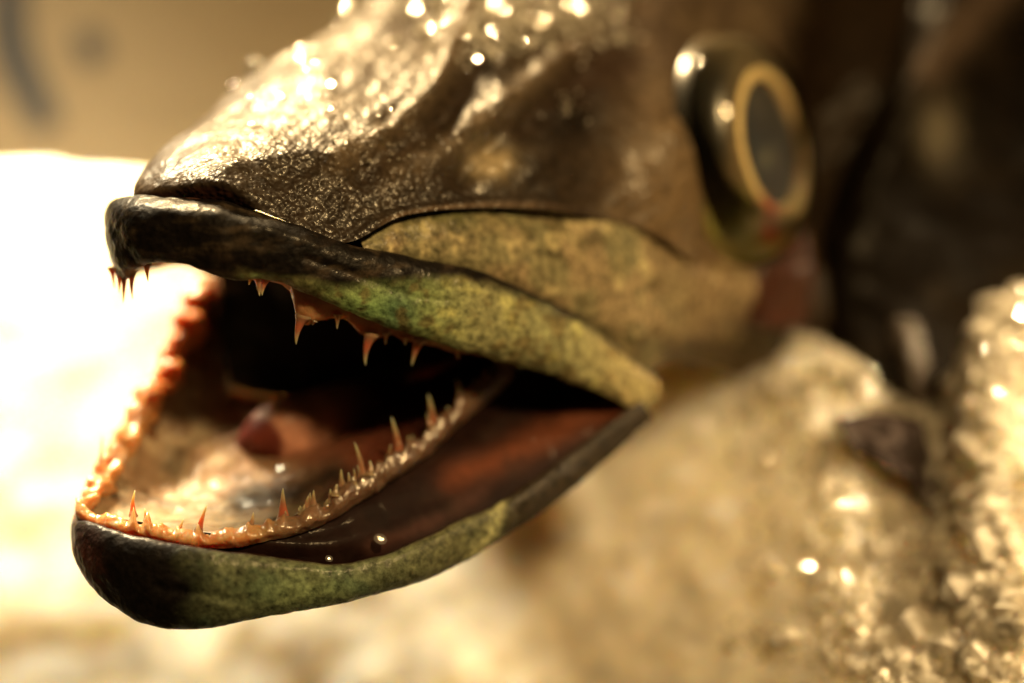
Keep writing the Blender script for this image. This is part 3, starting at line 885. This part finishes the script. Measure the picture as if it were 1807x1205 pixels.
C = mixc(C, smooth(.3, .9, -ux) * smooth(-.45, -.05, uz) * smooth(140, 165, rr) * .95, (0.012, 0.012, 0.010))  # shadow between skin and eyeball painted on the eye
C = mixc(C, smooth(.35, .8, -uz) * smooth(.75, .1, ux) * smooth(132, 155, rr), (0.56, 0.56, 0.16))
C = mixc(C, np.exp(-((tt - 4.35) / .22) ** 2 - ((rr - 148) / 14) ** 2), (0.75, 0.05, 0.03))
C = mixc(C, np.exp(-((tt - 4.95) / .20) ** 2 - ((rr - 160) / 11) ** 2), (0.65, 0.05, 0.03))
eye = place('eye', V, faces_grid(60, 72, True), C.reshape(-1, 3), M_eye, fish, EC)
V, r, th = rev([(138, 46), (132, 51), (124, 52), (114, 50), (108, 41)])
C = np.tile(np.array((1.0, 0.76, 0.40)), V.shape[:2] + (1,))
C = mixc(C, np.broadcast_to(smooth(.0, .8, np.cos(th))[None], V.shape[:2]) * .35, (0.5, 0.30, 0.14))  # right half dimmer, light falling from the left put into the colour
C = mixc(C, np.exp(-((np.broadcast_to(th[None], V.shape[:2]) - 4.3) / .24) ** 2) * np.broadcast_to(smooth(108, 116, r)[:, None], V.shape[:2]), (0.7, 0.05, 0.03))
place('iris', V, faces_grid(60, 72, True), C.reshape(-1, 3), M_eye, eye, EC)
V, r, th = rev([(113, 40), (90, 44), (56, 47), (27, 48), (0.5, 48)])
C = np.tile(np.array((0.050, 0.056, 0.072)), V.shape[:2] + (1,))
qq = V / S
C = mixc(C, smooth(0, .5, fbm(qq, 60, 3, 9)) * .5, (0.05, 0.05, 0.055))
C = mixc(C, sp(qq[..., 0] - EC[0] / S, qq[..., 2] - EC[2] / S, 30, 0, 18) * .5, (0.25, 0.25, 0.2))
place('pupil', V, faces_grid(60, 72, True), C.reshape(-1, 3), M_eye, eye, EC)
m, nt, b = new_mat('cornea')
for nd in list(nt.nodes):
    if nd.type == 'BSDF_PRINCIPLED': nt.nodes.remove(nd)
tr = nt.nodes.new('ShaderNodeBsdfTransparent'); tr.inputs[0].default_value = (.93, .93, .9, 1)
gl = nt.nodes.new('ShaderNodeBsdfGlossy'); gl.inputs['Roughness'].default_value = .06
fr = nt.nodes.new('ShaderNodeFresnel'); fr.inputs['IOR'].default_value = 1.36
mxs = nt.nodes.new('ShaderNodeMixShader')
nt.links.new(fr.outputs[0], mxs.inputs[0]); nt.links.new(tr.outputs[0], mxs.inputs[1]); nt.links.new(gl.outputs[0], mxs.inputs[2])
nt.links.new(mxs.outputs[0], nt.nodes['Material Output'].inputs['Surface'])
V, r, th = rev([(182, -30), (178, 8), (166, 38), (138, 64), (96, 80), (50, 88), (0.5, 90)], ell=1.12)
V = V + gridnorm(V, True) * 0
place('cornea', V, faces_grid(60, 72, True), None, m, eye, EC)

# ------------------------------------------------------------------ gill and gill cover
def slab(rows, nv, nu, thick, amp=6, sc_=70, seed=0):
    G = patch(rows, nv, nu); G2 = G.copy(); G2[..., 2] += thick
    V = W(G); n_ = outward(V, False, CAMDIR); q_ = V / S
    V = V + n_ * (amp * fbm(q_, sc_, 3, seed) * S)[..., None]
    V2 = W(G2)
    Vt = np.concatenate([V.reshape(-1, 3), V2.reshape(-1, 3)])
    F = faces_grid(nv, nu).tolist() + (faces_grid(nv, nu, flip=True) + nv * nu).tolist()
    ring = [j for j in range(nu)] + [i * nu + nu - 1 for i in range(1, nv)] + [(nv - 1) * nu + j for j in range(nu - 2, -1, -1)] + [i * nu for i in range(nv - 2, 0, -1)]
    for a, b_ in zip(ring, ring[1:] + ring[:1]): F.append([b_, a, a + nv * nu, b_ + nv * nu])
    return Vt, F, G, q_
v_, f_, G, q = slab([[(1335,445,560),(1370,430,580),(1425,410,640)],[(1320,500,550),(1365,500,570),(1430,490,630)],[(1320,575,560),(1360,580,570),(1420,575,640)]], 30, 30, 20)
place('gill', v_, f_, np.tile(np.array((0.04, 0.011, 0.005)), (len(v_), 1)), M_gum, fish)
v_, f_, G, q = slab([[(1640,-60,1010),(1730,-120,960),(1820,-160,1010),(1960,-180,1100)],
                     [(1560,140,930),(1640,110,850),(1760,70,920),(1930,40,1040)],
                     [(1470,320,880),(1540,320,790),(1670,270,840),(1900,230,980)],
                     [(1428,470,800),(1500,500,730),(1640,470,780),(1860,420,940)],
                     [(1470,650,740),(1530,680,705),(1640,640,740),(1780,560,880)],
                     [(1510,740,710),(1560,760,690),(1640,760,690),(1700,700,800)]], 120, 120, 24, 16, 110, 7)
px, py = G[..., 0], G[..., 1]
C = np.tile(np.array((0.004, 0.0026, 0.0016)), px.shape + (1,))
C = mixc(C, smooth(.1, .5, fbm(q, 110, 3, 19)) * .5, (0.013, 0.009, 0.005))
C = mixc(C, np.exp(-(polydist(px, py, [(1640, 120), (1720, 20), (1800, -60)]) / 34) ** 2) * .6, (0.10, 0.07, 0.05))  # highlight streak across the cover put into the colour
C = mixc(C, sp(px, py, 1655, 235, 34, 50) * .7, (0.16, 0.14, 0.10))  # greyish wet highlight painted on the cover
C = np.concatenate([C.reshape(-1, 3)] * 2)
place('gill_cover', v_, f_, C, M_gill, fish)
# edge of the pectoral fin lying against the ice
v_, f_, G, q = slab([[(1560,560,735),(1590,560,725),(1620,570,730)],[(1590,640,700),(1612,640,690),(1636,650,700)],[(1605,720,680),(1622,720,672),(1640,730,680)]], 40, 20, 12, 3, 30, 3)
place('fin', v_, f_, np.tile(np.array((0.03, 0.02, 0.014)), (len(v_), 1)), M_skin, fish)

v_, f_, G, q = slab([[(1470,740,520),(1540,725,540),(1620,735,550)],[(1500,790,500),(1570,790,500),(1640,800,500)],[(1590,840,470),(1620,850,465),(1655,860,465)],[(1640,900,430),(1650,912,425),(1662,925,420)]], 60, 40, 16, 42, 60, 23)
place('fin', v_, f_, np.tile(np.array((0.03, 0.022, 0.02)), (len(v_), 1)), M_gill, fish)

# ------------------------------------------------------------------ ice on the head
def blob(c, r, seed, flat=.7, nu=20, nv=14, amp=.35):
    rg = np.random.default_rng(seed)
    cc = W(np.array(c, float)); R = rot(rg)
    th = np.arange(nu) / nu * 2 * math.pi; ph = np.linspace(0.02, math.pi - .02, nv)
    d = np.stack([np.sin(ph)[:, None] * np.cos(th), np.sin(ph)[:, None] * np.sin(th), np.cos(ph)[:, None] * np.ones(nu)], -1)
    k = 1 + amp * fbm(d * 10 + seed * 7, 9, 2, seed)
    V = cc + (d * np.array([1, .85, flat]) * k[..., None]) @ R.T * r * S
    return V, faces_grid(nv, nu, True), cc
beads = [((596,52,555),24,'largest clear ice lump on the far edge of the snout'),
         ((452,120,432),22,'round clear ice lump low on the far edge of the snout'),
         ((418,158,390),17,'smallest clear ice lump nearest the snout tip'),
         ((642,22,590),15,'small clear ice lump beside the top edge of the picture')]
for i, (c, r, lab) in enumerate(beads):
    v_, f_, o_ = blob(c, r, 30 + i)
    o = place('ice_lump', v_, f_, None, M_bead, None, o_)
    tag(o, lab, 'ice lump', 'ice lumps along the snout ridge')
# flat drops added as glints, each turned to mirror a lamp
AL = np.array(bpy.data.objects['fill_lamp'].location); KL = np.array(bpy.data.objects['stall_lamp'].location); RL = np.array(bpy.data.objects['ice_fill_lamp'].location); CP = np.array(camo.location)
drops = [((672,950,70),12,AL,'single bright drop added as a glint on the dark inner edge of the near lower lip'),
         ((582,984,18),7,AL,'tiny drop added as a glint on the rim of the green lower lip'),
         ((500,826,225),15,RL,'shiny drop added as a glint on the floor of the mouth below the tongue'),
         ((985,188,400),12,AL,'drop added as a glint above the dark nostril hollow'),
         ((1040,228,385),8,AL,'small drop added as a glint on the rear edge of the nostril hollow')]
for c, r, LPd, lab in drops:
    p = W(np.array(c, float)); hv = (LPd - p) / np.linalg.norm(LPd - p) + (CP - p) / np.linalg.norm(CP - p); hv /= np.linalg.norm(hv)
    t1 = np.cross(hv, [0.3, 0.5, 0.8]); t1 /= np.linalg.norm(t1); t2 = np.cross(hv, t1)
    th = np.arange(20) / 20 * 2 * math.pi; ph = np.linspace(0.02, math.pi - .02, 14)
    V = p + ((np.sin(ph)[:, None] * np.cos(th))[..., None] * t1 + (np.sin(ph)[:, None] * np.sin(th))[..., None] * t2 * .8 + (np.cos(ph)[:, None] * np.ones(20))[..., None] * hv * .10) * r * S
    o = place('glint_drop', V, faces_grid(14, 20, True), None, M_bead, None, p)
    tag(o, lab, 'water drop', 'drops added as glints on the fish')
# slush melting on the crown, uncountable
gv, gf, n0 = [], [], 0
crV = None
rng = np.random.default_rng(11)
Gc = patch(cr, 200, 160); Vc = W(Gc); nc = outward(Vc, False, CAMDIR)
sel = []
for k in range(4500):
    i, j = rng.integers(40, 125), rng.integers(20, 100)
    x, y = Gc[i, j, 0], Gc[i, j, 1]
    w = math.exp(-((x - 900) / 130) ** 2 - ((y - 40) / 70) ** 2) + .8 * math.exp(-((x - 1020) / 90) ** 2 - ((y - 40) / 80) ** 2) + .5 * math.exp(-((x - 730) / 90) ** 2 - ((y + 5) / 25) ** 2)
    if rng.random() < w * .5: sel.append((i, j))
for i, j in sel:
    r = rng.choice([5, 8, 12, 17], p=[.35, .35, .2, .1])
    v = rock(12, r * S, rng) @ rot(rng).T + Vc[i, j] + nc[i, j] * (r * .4 + 4) * S
    gv.append(v); gf.append(ICO_F + n0); n0 += 12
LP = np.array(bpy.data.objects['stall_lamp'].location); CP = np.array(camo.location)
def mirror_dir(p):
    a = (LP - p) / np.linalg.norm(LP - p) + (CP - p) / np.linalg.norm(CP - p)
    return a / np.linalg.norm(a)
spots = [(900, 25, 110, 45, 46), (1010, 50, 80, 45, 34), (840, 75, 60, 35, 16), (730, 8, 90, 14, 16), (660, 250, 120, 60, 14), (500, 170, 90, 60, 12), (1000, 195, 34, 22, 6), (560, 130, 50, 40, 8)]
for cx, cy, sx, sy, cnt in spots:  # glint chips added to the slush, angled to flash the stall lamp
    for _ in range(cnt * 3):
        x, y = rng.normal(cx, sx * .6), rng.normal(cy, sy * .6)
        dd = np.hypot(Gc[20:140, 30:150, 0] - x, Gc[20:140, 30:150, 1] - y)
        i, j = np.unravel_index(dd.argmin(), dd.shape); i += 20; j += 30
        r = rng.choice([4, 6, 9, 14], p=[.35, .35, .2, .1]) if cy < 100 else rng.choice([3, 4, 6])
        hv = mirror_dir(Vc[i, j]) + rng.normal(0, .11, 3); hv /= np.linalg.norm(hv)
        t1 = np.cross(hv, rng.normal(size=3)); t1 /= np.linalg.norm(t1); t2 = np.cross(hv, t1)
        ang = np.sort(rng.uniform(0, 2 * math.pi, 6)); ra = r * S * rng.uniform(.7, 1.2, 6)
        ring = np.cos(ang)[:, None] * t1 * ra[:, None] + np.sin(ang)[:, None] * t2 * ra[:, None]
        b0 = Vc[i, j] + nc[i, j] * (r * .4 + (11 if cy < 100 else 6)) * S
        v = np.concatenate([b0 + ring * .8 + hv * r * S * .3, b0 + ring - hv * r * S * .35])
        gv.append(v); f6 = [[n0 + k_ for k_ in range(6)], [n0 + 6 + k_ for k_ in range(5, -1, -1)]] + [[n0 + k_, n0 + 6 + k_, n0 + 6 + (k_ + 1) % 6, n0 + (k_ + 1) % 6] for k_ in range(6)]
        gf.append(f6); n0 += 12
gf = [list(f_) for part in gf for f_ in (part.tolist() if hasattr(part, 'tolist') else part)]
if gv:
    o = place('slush', np.concatenate(gv), gf, None, M_crystal, None, smooth_=False)
    tag(o, 'glittering melting ice slush lying on top of the fish head', 'slush', kind='stuff')
